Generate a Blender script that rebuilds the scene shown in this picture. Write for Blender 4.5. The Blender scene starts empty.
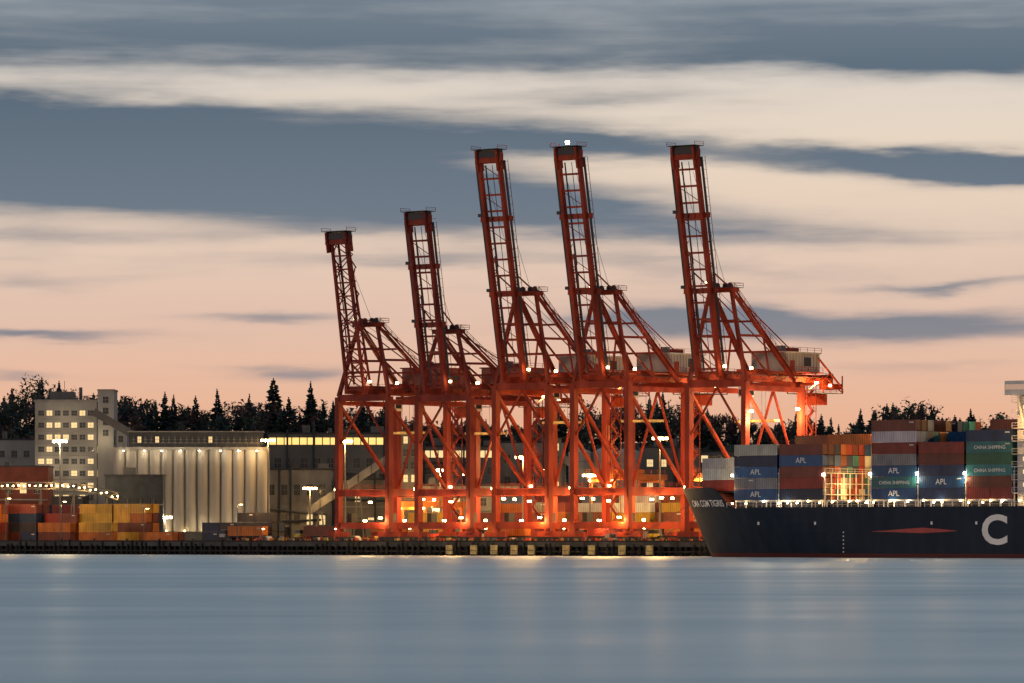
import bpy, math, random
import numpy as np
from mathutils import Vector, Matrix
random.seed(7); rng=np.random.default_rng(7)
S=bpy.context.scene
COL=bpy.context.collection
def lin(r,g,b):
    f=lambda c:(c/255/12.92) if c/255<=0.04045 else ((c/255+0.055)/1.055)**2.4
    return (f(r),f(g),f(b),1)
# ------------------------------------------------------------ materials
def mat(name,col,rough=0.6,metal=0.0,var=0.25,scale=0.4,stretch=(1,1,1),vcol=False,emit=None,estr=0,bump=0,det=4,spec=.4):
    m=bpy.data.materials.new(name); m.use_nodes=True
    nt=m.node_tree; N=nt.nodes; Lk=nt.links; p=N['Principled BSDF']
    p.inputs['Roughness'].default_value=rough; p.inputs['Metallic'].default_value=metal; p.inputs['Specular IOR Level'].default_value=spec
    tc=N.new('ShaderNodeTexCoord'); mp=N.new('ShaderNodeMapping'); mp.inputs['Scale'].default_value=stretch
    Lk.new(tc.outputs['Object'],mp.inputs['Vector'])
    nz=N.new('ShaderNodeTexNoise'); nz.inputs['Scale'].default_value=scale; nz.inputs['Detail'].default_value=det
    Lk.new(mp.outputs[0],nz.inputs['Vector'])
    mr=N.new('ShaderNodeMapRange'); mr.inputs[1].default_value=0.3; mr.inputs[2].default_value=0.7
    mr.inputs[3].default_value=1-var; mr.inputs[4].default_value=1+var*0.5
    Lk.new(nz.outputs['Fac'],mr.inputs[0])
    mx=N.new('ShaderNodeVectorMath'); mx.operation='SCALE'
    if vcol:
        at=N.new('ShaderNodeAttribute'); at.attribute_name='Col'; Lk.new(at.outputs['Color'],mx.inputs[0])
    else:
        mx.inputs[0].default_value=col[:3]
    Lk.new(mr.outputs[0],mx.inputs['Scale']); Lk.new(mx.outputs[0],p.inputs['Base Color'])
    if bump:
        b=N.new('ShaderNodeBump'); b.inputs['Strength'].default_value=bump; b.inputs['Distance'].default_value=0.3
        Lk.new(nz.outputs['Fac'],b.inputs['Height']); Lk.new(b.outputs[0],p.inputs['Normal'])
    if emit:
        p.inputs['Emission Color'].default_value=(*emit,1); p.inputs['Emission Strength'].default_value=estr
    return m
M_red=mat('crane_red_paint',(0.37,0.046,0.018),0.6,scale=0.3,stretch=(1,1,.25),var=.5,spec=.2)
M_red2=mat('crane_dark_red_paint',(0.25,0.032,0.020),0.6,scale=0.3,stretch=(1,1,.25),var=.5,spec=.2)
M_dk=mat('dark_steel',(0.035,0.035,0.04),0.6)
M_rope=mat('steel_rope',(0.05,0.045,0.045),0.6)
M_white=mat('white_paint',(0.62,0.60,0.57),0.5,var=.2)
M_logo=mat('white_lettering',(0.78,0.78,0.77),0.5,var=.1)
M_panel=mat('grey_white_panel',(0.45,0.41,0.38),0.6,var=.2)
M_glass=mat('window_glass',(0.03,0.04,0.05),0.12,var=.1)
M_lit=mat('lit_window',(0.6,0.5,0.3),0.4,emit=(1,0.70,0.32),estr=1.0)
M_litb=mat('lit_strip_window',(0.6,0.5,0.3),0.4,emit=(1,0.62,0.17),estr=1.3,var=.6,scale=.3)
M_bulb=mat('lamp_glow',(1,.8,.5),0.4,emit=(1,0.68,0.28),estr=34)
M_bulbw=mat('lamp_glow_pale',(1,.9,.7),0.4,emit=(1,0.84,0.56),estr=40)
M_conc=mat('concrete',(0.30,0.29,0.27),0.85,var=.35,scale=.25,stretch=(1,1,.35),bump=.3)
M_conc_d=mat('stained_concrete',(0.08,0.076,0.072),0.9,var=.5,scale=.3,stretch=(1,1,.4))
M_silo=mat('silo_concrete',(0.42,0.40,0.365),0.85,var=.3,scale=.25,stretch=(1,1,.12))
M_bld=mat('elevator_concrete',(0.37,0.36,0.34),0.85,var=.3,scale=.15,stretch=(1,1,.3))
M_bldg=mat('grey_cladding',(0.17,0.165,0.16),0.7,var=.35,scale=.12,stretch=(1,1,.3))
M_bldd=mat('dark_cladding',(0.05,0.06,0.075),0.7,var=.3)
M_roof=mat('dark_roofing',(0.06,0.062,0.07),0.8,var=.3)
M_maroon=mat('maroon_cladding',(0.20,0.05,0.035),0.7,var=.3)
M_wood=mat('pile_timber',(0.035,0.030,0.026),0.9,var=.5,scale=1)
M_yel=mat('yellow_fender_paint',(0.62,0.47,0.20),0.7,var=.5,scale=1)
M_cont=mat('container_paint',(1,1,1),0.5,vcol=True,var=.3,scale=.5,stretch=(1,1,.5),spec=.3)
M_orange=mat('orange_paint',(0.60,0.17,0.03),0.5,var=.3)
M_rubber=mat('rubber',(0.02,0.02,0.02),0.85)
M_leaf=mat('foliage',(1,1,1),0.85,vcol=True,var=.35,scale=.15,det=2)
M_bark=mat('bark',(0.05,0.038,0.032),0.9)
M_ground=mat('asphalt_ground',(0.05,0.05,0.052),0.9,var=.4,scale=.02,bump=.2)
M_hill=mat('hill_soil_grass',(0.035,0.042,0.028),0.95,var=.4,scale=.05)
# ------------------------------------------------------------ mesh builder
BOXF=[(0,3,2,1),(4,5,6,7),(0,1,5,4),(1,2,6,5),(2,3,7,6),(3,0,4,7)]
class MB:
    def __init__(s): s.v=[];s.f=[];s.m=[];s.c=[];s.mats=[];s.col=(1,1,1)
    def mi(s,m):
        if m not in s.mats: s.mats.append(m)
        return s.mats.index(m)
    def add(s,vs,fs,m):
        o=len(s.v); i=s.mi(m)
        s.v+= [tuple(x) for x in vs]
        for f in fs: s.f.append(tuple(o+k for k in f)); s.m.append(i); s.c.append(s.col)
    def box(s,c,d,m,rz=0):
        x,y,z=d[0]/2,d[1]/2,d[2]/2; cs,sn=math.cos(rz),math.sin(rz)
        vs=[]
        for (a,b,e) in [(-x,-y,-z),(x,-y,-z),(x,y,-z),(-x,y,-z),(-x,-y,z),(x,-y,z),(x,y,z),(-x,y,z)]:
            vs.append((c[0]+a*cs-b*sn,c[1]+a*sn+b*cs,c[2]+e))
        s.add(vs,BOXF,m)
    def b2(s,x0,x1,y0,y1,z0,z1,m): s.box(((x0+x1)/2,(y0+y1)/2,(z0+z1)/2),(x1-x0,y1-y0,z1-z0),m)
    def beam(s,p,q,w,h,m,w2=None,h2=None):
        p=Vector(p);q=Vector(q);d=(q-p).normalized()
        up=Vector((1,0,0)) if abs(d.z)>0.93 else Vector((0,0,1))
        a=d.cross(up).normalized(); b=a.cross(d).normalized()
        w2=w2 or w; h2=h2 or h
        vs=[]
        for P,W,H in((p,w,h),(q,w2,h2)):
            for i,j in((-1,-1),(1,-1),(1,1),(-1,1)): vs.append(P+a*(i*W/2)+b*(j*H/2))
        s.add(vs,BOXF,m)
    def cyl(s,p,q,r,m,n=10,r2=None):
        p=Vector(p);q=Vector(q);d=(q-p).normalized()
        up=Vector((1,0,0)) if abs(d.z)>0.93 else Vector((0,0,1))
        a=d.cross(up).normalized(); b=a.cross(d).normalized(); r2=r if r2 is None else r2
        vs=[];fs=[]
        for P,R in((p,r),(q,r2)):
            for i in range(n):
                t=2*math.pi*i/n; vs.append(P+a*(R*math.cos(t))+b*(R*math.sin(t)))
        for i in range(n): j=(i+1)%n; fs.append((i,j,n+j,n+i))
        fs.append(tuple(range(n-1,-1,-1))); fs.append(tuple(range(n,2*n)))
        s.add(vs,fs,m)
    def rail(s,p,q,m,h=1.1,step=3.0,t=0.09):
        p=Vector(p);q=Vector(q);n=max(1,int((q-p).length/step)); U=Vector((0,0,h))
        s.beam(p+U,q+U,t,t,m); s.beam(p+U*.5,q+U*.5,t*.7,t*.7,m)
        for i in range(n+1):
            a=p.lerp(q,i/n); s.beam(a,a+U,t,t,m)
    def obj(s,name,parent=None,loc=None,rz=0,smooth=False):
        me=bpy.data.meshes.new(name); me.from_pydata(s.v,[],s.f)
        for m in s.mats: me.materials.append(m)
        me.polygons.foreach_set('material_index',s.m)
        ca=me.color_attributes.new('Col','FLOAT_COLOR','CORNER')
        ct=np.array([len(f) for f in s.f]); cc=np.repeat(np.array(s.c,dtype=float).reshape(-1,3),ct,axis=0)
        cc=np.hstack([cc,np.ones((len(cc),1))]); ca.data.foreach_set('color',cc.ravel())
        if smooth: me.polygons.foreach_set('use_smooth',[True]*len(me.polygons))
        me.update()
        o=bpy.data.objects.new(name,me); COL.objects.link(o)
        if parent: o.parent=parent
        if loc: o.location=loc
        o.rotation_euler[2]=rz
        return o
def empty(name,loc,rz=0):
    e=bpy.data.objects.new(name,None); COL.objects.link(e); e.location=loc; e.rotation_euler[2]=rz; e.empty_display_size=2; return e
WARM=(1.0,0.56,0.18); PALE=(1.0,0.76,0.45)
def lamp(parent,loc,power,col=WARM,r=.3,name='lamp'):
    l=bpy.data.lights.new(name,'POINT'); l.energy=power; l.color=col; l.shadow_soft_size=r
    o=bpy.data.objects.new(name,l); COL.objects.link(o); o.parent=parent; o.location=loc; return o
def text_mesh(txt,size,off=0):
    cu=bpy.data.curves.new('t','FONT'); cu.body=txt; cu.size=size; cu.resolution_u=4; cu.offset=off
    o=bpy.data.objects.new('t',cu); COL.objects.link(o)
    bpy.context.view_layer.update()
    me=o.to_mesh(); vs=[tuple(v.co) for v in me.vertices]; fs=[tuple(p.vertices) for p in me.polygons]
    o.to_mesh_clear(); bpy.data.objects.remove(o); return vs,fs
# ------------------------------------------------------------ site frame
AX=math.radians(52); U=Vector((math.cos(AX),math.sin(AX),0)); V=Vector((math.sin(AX),-math.cos(AX),0))
C4=Vector((22.3,1202,0)); GZ=3.5
RV=AX-math.pi/2   # local x -> V , local y -> U
def site(d,w,z=GZ): p=C4+V*d+U*w; return Vector((p.x,p.y,z))
def mx(px,Y): return (px-512)*Y/4800
def mz(py,Y): return 5+(536-py)*Y/4800
# ------------------------------------------------------------ camera
cam=bpy.data.cameras.new('camera'); co=bpy.data.objects.new('camera',cam); COL.objects.link(co)
co.location=(0,0,5); co.rotation_euler=(math.pi/2,0,0); cam.lens=168.75; cam.sensor_width=36
cam.shift_y=194.5/1024; cam.clip_start=1; cam.clip_end=30000; S.camera=co
# ------------------------------------------------------------ world
W=bpy.data.worlds.new('World'); S.world=W; W.use_nodes=True
try: W.cycles.sampling_method='MANUAL'; W.cycles.sample_map_resolution=512
except Exception: pass
nt=W.node_tree; N=nt.nodes; Lk=nt.links; bg=N['Background']
def setin(i,v):
    if isinstance(v,(int,float)): i.default_value=v
    elif isinstance(v,tuple): i.default_value=v
    else: Lk.new(v,i)
def Mt(op,a,b=None,c=None):
    n=N.new('ShaderNodeMath'); n.operation=op; setin(n.inputs[0],a)
    if b is not None: setin(n.inputs[1],b)
    if c is not None: setin(n.inputs[2],c)
    return n.outputs[0]
def sstep(x,a,b,lo=0.0,hi=1.0,lin_=False):
    n=N.new('ShaderNodeMapRange'); n.interpolation_type='LINEAR' if lin_ else 'SMOOTHSTEP'
    setin(n.inputs[0],x); n.inputs[1].default_value=a; n.inputs[2].default_value=b; n.inputs[3].default_value=lo; n.inputs[4].default_value=hi
    return n.outputs[0]
def noise(vec,sc,det=4,ro=.5):
    n=N.new('ShaderNodeTexNoise'); n.inputs['Scale'].default_value=sc; n.inputs['Detail'].default_value=det; n.inputs['Roughness'].default_value=ro
    Lk.new(vec,n.inputs['Vector']); return n.outputs['Fac']
def comb(x,y,z=0.0):
    n=N.new('ShaderNodeCombineXYZ'); setin(n.inputs[0],x); setin(n.inputs[1],y); setin(n.inputs[2],z); return n.outputs[0]
tc=N.new('ShaderNodeTexCoord'); sp=N.new('ShaderNodeSeparateXYZ'); Lk.new(tc.outputs['Generated'],sp.inputs[0])
dx,dy,dz=sp.outputs
hyp=Mt('SQRT',Mt('ADD',Mt('MULTIPLY',dx,dx),Mt('MULTIPLY',dy,dy)))
az=Mt('MULTIPLY',Mt('ARCTAN2',dx,dy),4800.0)
el=Mt('MULTIPLY',Mt('ARCTAN2',dz,hyp),4800.0)
X=Mt('ADD',az,512.0); Yd=Mt('SUBTRACT',536.0,el)
n1=noise(comb(Mt('DIVIDE',X,330.0),Mt('DIVIDE',Yd,55.0),3.1),1.0,4,.55)
n2=noise(comb(Mt('DIVIDE',X,120.0),Mt('DIVIDE',Yd,22.0),8.7),1.0,4,.55)
n3=noise(comb(Mt('DIVIDE',X,420.0),Mt('DIVIDE',Yd,30.0),1.3),1.0,5,.52)
n4=noise(comb(Mt('DIVIDE',X,260.0),Mt('DIVIDE',Yd,70.0),5.5),1.0,5,.55)
Xw=Mt('ADD',X,Mt('MULTIPLY',Mt('SUBTRACT',n1,.5),240.0))
Yw=Mt('ADD',Yd,Mt('ADD',Mt('MULTIPLY',Mt('SUBTRACT',n1,.5),38.0),Mt('MULTIPLY',Mt('SUBTRACT',n2,.5),24.0)))
clouds=[(60,162,330,48,.03,1.9),(320,185,230,34,.10,1.3),(520,200,160,20,.05,.6),(150,112,300,12,.02,.55),
 (420,140,200,26,.0,.75),(760,156,280,11,.05,1.0),(960,168,130,13,.04,1.15),(570,150,120,12,0,.6),(650,226,330,20,.02,.6),
 (60,240,200,9,0,.45),(300,232,160,8,0,.35),(40,337,110,6,0,1.15),(262,317,85,7,0,1.0),(930,285,130,6,0,.95),(900,328,240,17,.0,1.4),(700,324,120,13,0,.8),
 (285,372,60,8,0,.75),(20,378,50,5,0,.6),(30,285,120,8,0,.4),(550,98,160,9,0,.45),(950,48,190,17,.03,.9),(620,60,260,12,0,.45),(250,30,350,22,0,.35),
 (760,270,150,8,0,.42),(420,262,120,8,0,.4),(930,366,110,7,0,.4)]
D=Mt('MULTIPLY',sstep(Yw,45,100,1.0,0.0),.95)
for cx,cy,rx,ry,sl,w in clouds:
    a=Mt('DIVIDE',Mt('SUBTRACT',Xw,float(cx)),float(rx))
    b=Mt('DIVIDE',Mt('SUBTRACT',Mt('SUBTRACT',Yw,float(cy)),Mt('MULTIPLY',Mt('SUBTRACT',Xw,float(cx)),float(sl))),float(ry))
    g=Mt('EXPONENT',Mt('MULTIPLY',Mt('ADD',Mt('MULTIPLY',a,a),Mt('MULTIPLY',b,b)),-1.0))
    D=Mt('MULTIPLY_ADD',g,float(w),D)
D=Mt('MULTIPLY',D,sstep(n3,.3,.7,.72,1.2,True))
D=Mt('ADD',D,Mt('MULTIPLY',sstep(n3,.44,.76),.30))
D=Mt('ADD',D,Mt('MULTIPLY',sstep(n4,.42,.75),.26))
cover=sstep(D,.04,1.30)
ramp=N.new('ShaderNodeValToRGB'); cr=ramp.color_ramp
setin(ramp.inputs[0],Mt('DIVIDE',el,2400.0))
stops=[(0,(222,158,122)),(110,(233,178,146)),(160,(231,186,160)),(215,(225,191,172)),(290,(228,202,183)),(385,(232,213,193)),(450,(224,212,200)),(560,(170,180,190)),(1100,(164,178,192)),(2300,(152,172,194))]
cr.elements[0].position=0; cr.elements[0].color=lin(*stops[0][1])
cr.elements[1].position=stops[-1][0]/2400; cr.elements[1].color=lin(*stops[-1][1])
for e,c in stops[1:-1]:
    x=cr.elements.new(e/2400); x.color=lin(*c)
ramp2=N.new('ShaderNodeValToRGB'); setin(ramp2.inputs[0],Mt('DIVIDE',el,600.0)); c2=ramp2.color_ramp
c2.elements[0].position=.2; c2.elements[0].color=lin(156,142,144)
c2.elements[1].position=.75; c2.elements[1].color=lin(88,104,120)
for ps,c_ in((.38,(128,132,142)),(.55,(108,120,134)),(.88,(112,125,138)),(1.0,(126,140,153))):
    x=c2.elements.new(ps); x.color=lin(*c_)
mixc=N.new('ShaderNodeMix'); mixc.data_type='RGBA'; Lk.new(cover,mixc.inputs[0]); Lk.new(ramp.outputs[0],mixc.inputs[6]); Lk.new(ramp2.outputs[0],mixc.inputs[7])
sky=N.new('ShaderNodeTexSky'); sky.sky_type='NISHITA'; sky.sun_disc=False
sky.sun_elevation=math.radians(4); sky.sun_rotation=math.radians(-110); sky.altitude=5
sv=N.new('ShaderNodeVectorMath'); sv.operation='SCALE'; Lk.new(sky.outputs[0],sv.inputs[0]); sv.inputs['Scale'].default_value=.003
dim=sstep(Mt('DIVIDE',dy,Mt('MAXIMUM',hyp,.001)),-.6,.9,.60,1.0)
mv=N.new('ShaderNodeVectorMath'); mv.operation='SCALE'; Lk.new(mixc.outputs[2],mv.inputs[0]); Lk.new(dim,mv.inputs['Scale'])
ad=N.new('ShaderNodeVectorMath'); ad.operation='ADD'; Lk.new(mv.outputs[0],ad.inputs[0]); Lk.new(sv.outputs[0],ad.inputs[1])
Lk.new(ad.outputs[0],bg.inputs[0]); bg.inputs[1].default_value=1.0
sun=bpy.data.lights.new('sun','SUN'); sun.energy=.5; sun.angle=math.radians(12); sun.color=(1,.62,.42)
so=bpy.data.objects.new('sun',sun); COL.objects.link(so)
sd=Vector((-.94*math.cos(.07),-.34,math.sin(.10))); so.rotation_euler=sd.to_track_quat('Z','Y').to_euler()
S.view_settings.view_transform='Standard'; S.view_settings.look='None'; S.view_settings.exposure=0
# ------------------------------------------------------------ water
wm=bpy.data.materials.new('sea_water'); wm.use_nodes=True; t=wm.node_tree; p=t.nodes['Principled BSDF']
g=t.nodes.new('ShaderNodeNewGeometry')
def wn(sc,det,seed):
    mp=t.nodes.new('ShaderNodeMapping'); mp.inputs['Scale'].default_value=sc; mp.inputs['Location'].default_value=(seed,seed*.7,0)
    t.links.new(g.outputs['Position'],mp.inputs[0]); nz=t.nodes.new('ShaderNodeTexNoise'); nz.inputs['Scale'].default_value=1; nz.inputs['Detail'].default_value=det
    t.links.new(mp.outputs[0],nz.inputs['Vector']); return nz.outputs['Fac']
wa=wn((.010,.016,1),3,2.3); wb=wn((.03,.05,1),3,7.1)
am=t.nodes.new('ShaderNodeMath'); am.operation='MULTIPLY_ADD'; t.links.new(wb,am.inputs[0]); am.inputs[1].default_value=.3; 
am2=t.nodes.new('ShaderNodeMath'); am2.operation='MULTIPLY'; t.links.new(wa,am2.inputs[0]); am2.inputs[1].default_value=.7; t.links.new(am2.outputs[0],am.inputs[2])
rp=t.nodes.new('ShaderNodeValToRGB'); rp.color_ramp.elements[0].position=.32; rp.color_ramp.elements[0].color=(.44,.57,.61,1)  # sky reflection and its pale streaks are put into the base colour
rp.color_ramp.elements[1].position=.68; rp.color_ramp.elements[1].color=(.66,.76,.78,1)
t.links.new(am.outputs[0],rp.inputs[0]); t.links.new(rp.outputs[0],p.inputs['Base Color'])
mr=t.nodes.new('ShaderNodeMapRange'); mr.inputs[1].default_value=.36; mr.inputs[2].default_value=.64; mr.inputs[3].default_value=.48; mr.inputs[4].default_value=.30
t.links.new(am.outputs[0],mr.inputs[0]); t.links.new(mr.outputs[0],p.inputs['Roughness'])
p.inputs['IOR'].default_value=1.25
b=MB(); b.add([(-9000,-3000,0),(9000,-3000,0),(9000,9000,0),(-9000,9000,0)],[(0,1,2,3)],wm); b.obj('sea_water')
# ------------------------------------------------------------ ground + quay
b=MB(); P=[site(-7000,8),site(2500,8),site(2500,9000),site(-7000,9000)]
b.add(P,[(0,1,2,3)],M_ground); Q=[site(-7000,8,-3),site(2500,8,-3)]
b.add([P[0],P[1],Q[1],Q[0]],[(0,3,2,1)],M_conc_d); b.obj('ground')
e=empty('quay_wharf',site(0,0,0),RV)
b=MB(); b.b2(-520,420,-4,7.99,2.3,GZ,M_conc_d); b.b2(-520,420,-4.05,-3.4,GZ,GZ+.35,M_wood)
b.obj('deck_slab',e)
b=MB()
x=-300
while x<140:
    for y,r in((-3.7,.28),(-.5,.28),(3.5,.28)): b.cyl((x,y,-2),(x+random.uniform(-.1,.1),y,2.3),r,M_wood,8)
    if random.random()<.55: b.cyl((x+.9,-4.35,-1.5),(x+.9,-4.25,random.uniform(2.6,4.1)),random.uniform(.16,.26),M_wood,7)
    x+=random.uniform(1.2,2.4)
b.b2(-300,140,-4.3,-4.08,.9,1.3,M_wood)
b.obj('timber_piles',e)
b=MB()
for x in (-46,-38,-31.5,-25,-19.5,-8.5,-.5,9,17.5): 
    b.b2(x,x+2.0,-4.85,-4.36,.35,2.7,M_yel); b.b2(x+.1,x+1.9,-4.9,-4.86,1.2,1.35,M_rubber); b.b2(x+.2,x+1.8,-4.86,-4.3,-1,.34,M_wood)
b.obj('fender_panels',e)
b=MB()
for x in range(-290,130,12):
    b.cyl((x,-3,GZ),(x,-3,GZ+.6),.25,M_dk,8); b.cyl((x,-3,GZ+.6),(x,-3,GZ+.8),.4,M_dk,8)
for w in (0,24): b.b2(-300,150,w-.08,w+.08,GZ+.004,GZ+.15,M_dk)
b.obj('bollards_and_rails',e)
# ------------------------------------------------------------ container cranes
def crane(d,G,A,L,M,lattice=False,ang=79.5,pow_=1.0,litback=False,houseM=None,toplamp=False):
    E=empty('container_crane',site(d,0),AX)
    f=MB(); HW=8.5; GA=24.
    for x in (0,GA):
        for s in (-1,1):
            y=s*HW
            f.beam((x,y,3.2),(x,y,G+.2),1.35,1.8,M)
            f.b2(x-.55,x+.55,y-3.4,y+3.4,1.3,2.6,M); f.b2(x-.7,x+.7,y-1,y+1,2.2,3.6,M)
            for k in(-2.5,-.9,.9,2.5):
                f.cyl((x-.3,y+k,.62),(x+.3,y+k,.62),.6,M_dk,10); 
            f.b2(x-.4,x+.4,y-3.3,y+3.3,.9,1.5,M_dk)
            for zz in np.arange(8,G-2,5.2): f.b2(x-.95,x+.95,y-.72,y+.72,zz,zz+.18,M)
        f.beam((x,-HW,4.2),(x,HW,4.2),1.4,1.7,M)
        f.beam((x,-HW,12.6),(x,HW,12.6),1.2,1.6,M)
        f.beam((x,-HW,G),(x,HW,G),1.3,1.8,M)
    f.beam((GA,-HW,12.6),(GA,0,G-1),.5,.5,M); f.beam((GA,HW,12.6),(GA,0,G-1),.5,.5,M)
    f.beam((0,-HW,G*.66),(0,0,G-1),.45,.45,M); f.beam((0,HW,G*.66),(0,0,G-1),.45,.45,M)
    for s in(-1,1):
        y=s*HW
        f.beam((0,y,12.8),(GA,y,12.8),1.0,1.9,M)
        f.beam((0,y,G-1.2),(GA,y,G-1.2),.9,1.3,M)
        f.beam((.5,y,G-2),(GA-.5,y,14),.75,.75,M)
        f.rail((0,y-.4*s,13.8),(GA,y-.4*s,13.8),M)
        f.b2(-1.1,1.1,y-.4,y+.4,11.2,14.6,M); f.b2(GA-1.1,GA+1.1,y-.4,y+.4,11.2,14.6,M)
        f.b2(2,4.4,y-1.9*s-.7,y-1.9*s+.7,5.1,7.4,M_dk)
    z=4; i=0
    while z<G-3:
        x0,x1=(GA+1.2,GA+4.2) if i%2==0 else (GA+4.2,GA+1.2)
        f.beam((x0,-HW-.6,z),(x1,-HW-.6,z+2.6),.7,.18,M); f.rail((x0,-HW-1,z),(x1,-HW-1,z+2.6),M,step=2,t=.08)
        f.b2(x1-.6,x1+.6,-HW-1.1,-HW+.5,z+2.55,z+2.68,M); z+=2.6;i+=1
    for xx in(GA+.9,GA+4.9): f.beam((xx,-HW-1.1,3),(xx,-HW-1.1,G),.16,.16,M)
    f.obj('portal_frame',E)
    g=MB(); GY=3.4
    for s in(-1,1):
        y=s*GY; g.b2(-3.2,43,y-.55,y+.55,G+.95,G+3.0,M)
        yw=s*(GY+1.3); g.b2(-3,43,yw-.5,yw+.5,G+2.2,G+2.32,M_dk); g.rail((-3,yw+.5*s,G+2.3),(43,yw+.5*s,G+2.3),M)
        for x in range(-2,44,5): g.beam((x,y,G+1),(x,yw,G+2.2),.2,.2,M)
    for x in range(-3,44,6): g.b2(x-.3,x+.3,-GY,GY,G+2.3,G+2.9,M)
    g.b2(42.6,44,-4.5,4.5,G+.6,G+3.2,M)
    g.b2(38,47,-5.5,5.5,G-1.6,G-1.45,M_dk); g.rail((38,-5.5,G-1.4),(47,-5.5,G-1.4),M); g.rail((47,-5.5,G-1.4),(47,5.5,G-1.4),M); g.rail((38,5.5,G-1.4),(47,5.5,G-1.4),M)
    for x in(38.2,46.8):
        for y in(-5.4,5.4): g.beam((x,y,G-1.5),(x,y,G+3),.25,.25,M)
    g.beam((38,-5.4,G+3),(47,-5.4,G-1.4),.2,.2,M); g.b2(40,45,-2,2,G-4.4,G-1.7,M)
    g.beam((36,5.4,G+6),(46.5,5.4,G-1),.5,.2,M)
    g.beam((36,-5.6,G+7),(46,-5.6,G+.2),.45,.3,M); g.b2(43,47,-5.2,-1,G-.5,G+.9,M); g.beam((30,-6.2,G-1),(40,-6.2,G+3.2),.3,.3,M)
    g.b2(12,18,-2.7,2.7,G+2.9,G+3.9,M); g.b2(11,14,-1.4,1.4,G-3.2,G-.2,M_white); g.b2(10.9,11.02,-1.2,1.2,G-2.7,G-1.2,M_glass); g.b2(11.4,13.6,-1.46,-1.4,G-2.6,G-1.3,M_glass)
    g.b2(16,18.4,-6,6,G-9.2,G-8.6,M_yel)
    for y in(-2,2):
        for x in(16.4,18): g.cyl((x,y,G-8.8),(x,y*.9,G+.8),.05,M_rope,5)
    for k in range(8):
        x=22+k*2.2
        g.beam((x,3.9,G+.9),(x+1.1,3.9,G-.6),.09,.09,M_rope); g.beam((x+1.1,3.9,G-.6),(x+2.2,3.9,G+.9),.09,.09,M_rope)
    g.obj('main_girders',E)
    h=MB(); hm=houseM or M_panel
    h.b2(22,37,-5.2,5.2,G+3.6,G+8.2,hm); h.b2(21.6,37.4,-5.6,5.6,G+8.2,G+8.5,M_white if houseM is None else M)
    h.b2(21.4,37.6,-5.9,5.9,G+3.3,G+3.58,M)
    for x in np.arange(22.6,36.5,1.3): h.b2(x,x+.1,-5.26,-5.2,G+3.7,G+8.1,M_bldg)
    h.b2(24,26,-5.25,-5.2,G+3.7,G+6.3,M); h.b2(30,33,-5.25,-5.2,G+5,G+7.2,M_dk)
    h.b2(27,31,-3,3,G+8.5,G+9.6,M); h.b2(23,24.6,-3.4,-1.6,G+8.5,G+10,M_bldg); h.rail((21.6,-5.8,G+3.6),(37.6,-5.8,G+3.6),M); h.rail((21.6,-5.5,G+8.5),(37.4,-5.5,G+8.5),M)
    h.obj('machinery_house',E)
    a=MB()
    for s in(-1,1):
        top=(1.5,s*3.2,A)
        a.beam((0,s*HW,G+.5),top,.85,1.1,M,.7,.8)
        a.beam((GA,s*6.5,G+1),top,.7,.9,M,.6,.7)
        a.beam((38,s*3.4,G+3),(1.5,s*3.0,A),.20,.24,M)
        mid1=Vector((0,s*HW,G+.5)).lerp(Vector(top),.5); mid2=Vector((GA,s*6.5,G+1)).lerp(Vector(top),.5)
        a.beam(mid1,mid2,.5,.6,M); a.beam(mid1,(GA*.55,s*6.5,G+2),.35,.4,M); a.beam(mid2,(GA*.55,s*6.5,G+2),.35,.4,M)
        a.beam(Vector((GA,s*6.5,G+2.3)),Vector(top)+Vector((.8,0,.8)),.7,.12,M)
        a.rail(Vector((GA,s*6.9,G+2.3)),Vector(top)+Vector((.8,.4*s,.6)),M,step=2.5)
    for tt in(.33,.66):
        p1=Vector((0,HW,G+.5)).lerp(Vector((1.5,3.2,A)),tt); a.beam(p1,(p1.x,-p1.y,p1.z),.45,.6,M)
        p2=Vector((GA,6.5,G+1)).lerp(Vector((1.5,3.2,A)),tt); a.beam(p2,(p2.x,-p2.y,p2.z),.45,.5,M)
    a.b2(.2,3.4,-4.2,4.2,A-.5,A+.5,M)
    for y in(-2.6,-1.2,1.2,2.6): a.cyl((1.8,y-.2,A+.9),(1.8,y+.2,A+.9),.95,M_dk,12)
    a.b2(-.6,4.6,-4.6,4.6,A+.5,A+.62,M_dk)
    for y in(-4.6,4.6): a.rail((-.6,y,A+.6),(4.6,y,A+.6),M)
    a.rail((4.6,-4.6,A+.6),(4.6,4.6,A+.6),M)
    a.obj('a_frame',E)
    B=MB(); th=math.radians(ang); bd=Vector((-math.cos(th),0,math.sin(th))); bn=Vector((-math.sin(th),0,-math.cos(th)))
    h0=Vector((-3.4,0,G+2)); Y=Vector((0,1,0))
    def bp(t,y,n=0): return h0+bd*t+Y*y+bn*n
    if not lattice:
        for s in(-1,1):
            B.beam(bp(-.5,s*3.2),bp(L,s*3.2),.85,1.8,M,.75,1.3)
            B.beam(bp(3,s*3.2,-1.9),bp(L*.55,s*3.2,-1.9),.22,.3,M)
            t=3
            while t<L*.55: B.beam(bp(t,s*3.2,-1.9),bp(t+1.5,s*3.2,0),.14,.14,M); B.beam(bp(t+3,s*3.2,-1.9),bp(t+1.5,s*3.2,0),.14,.14,M); t+=3
            B.beam(bp(1,s*4.5,-.3),bp(L-1,s*4.5,-.3),.7,.1,M_dk)
            B.beam(bp(1,s*4.9,-1.2),bp(L-1,s*4.9,-1.2),.1,.1,M)
            t=2
            while t<L: B.beam(bp(t,s*4.9,-1.2),bp(t,s*4.3,0),.09,.09,M); t+=2.2
        t=1.5
        while t<L-1:
            B.beam(bp(t,-3.2),bp(t,3.2),.45,.5,M); t+=4.1
        t=1.5;k=0
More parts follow.
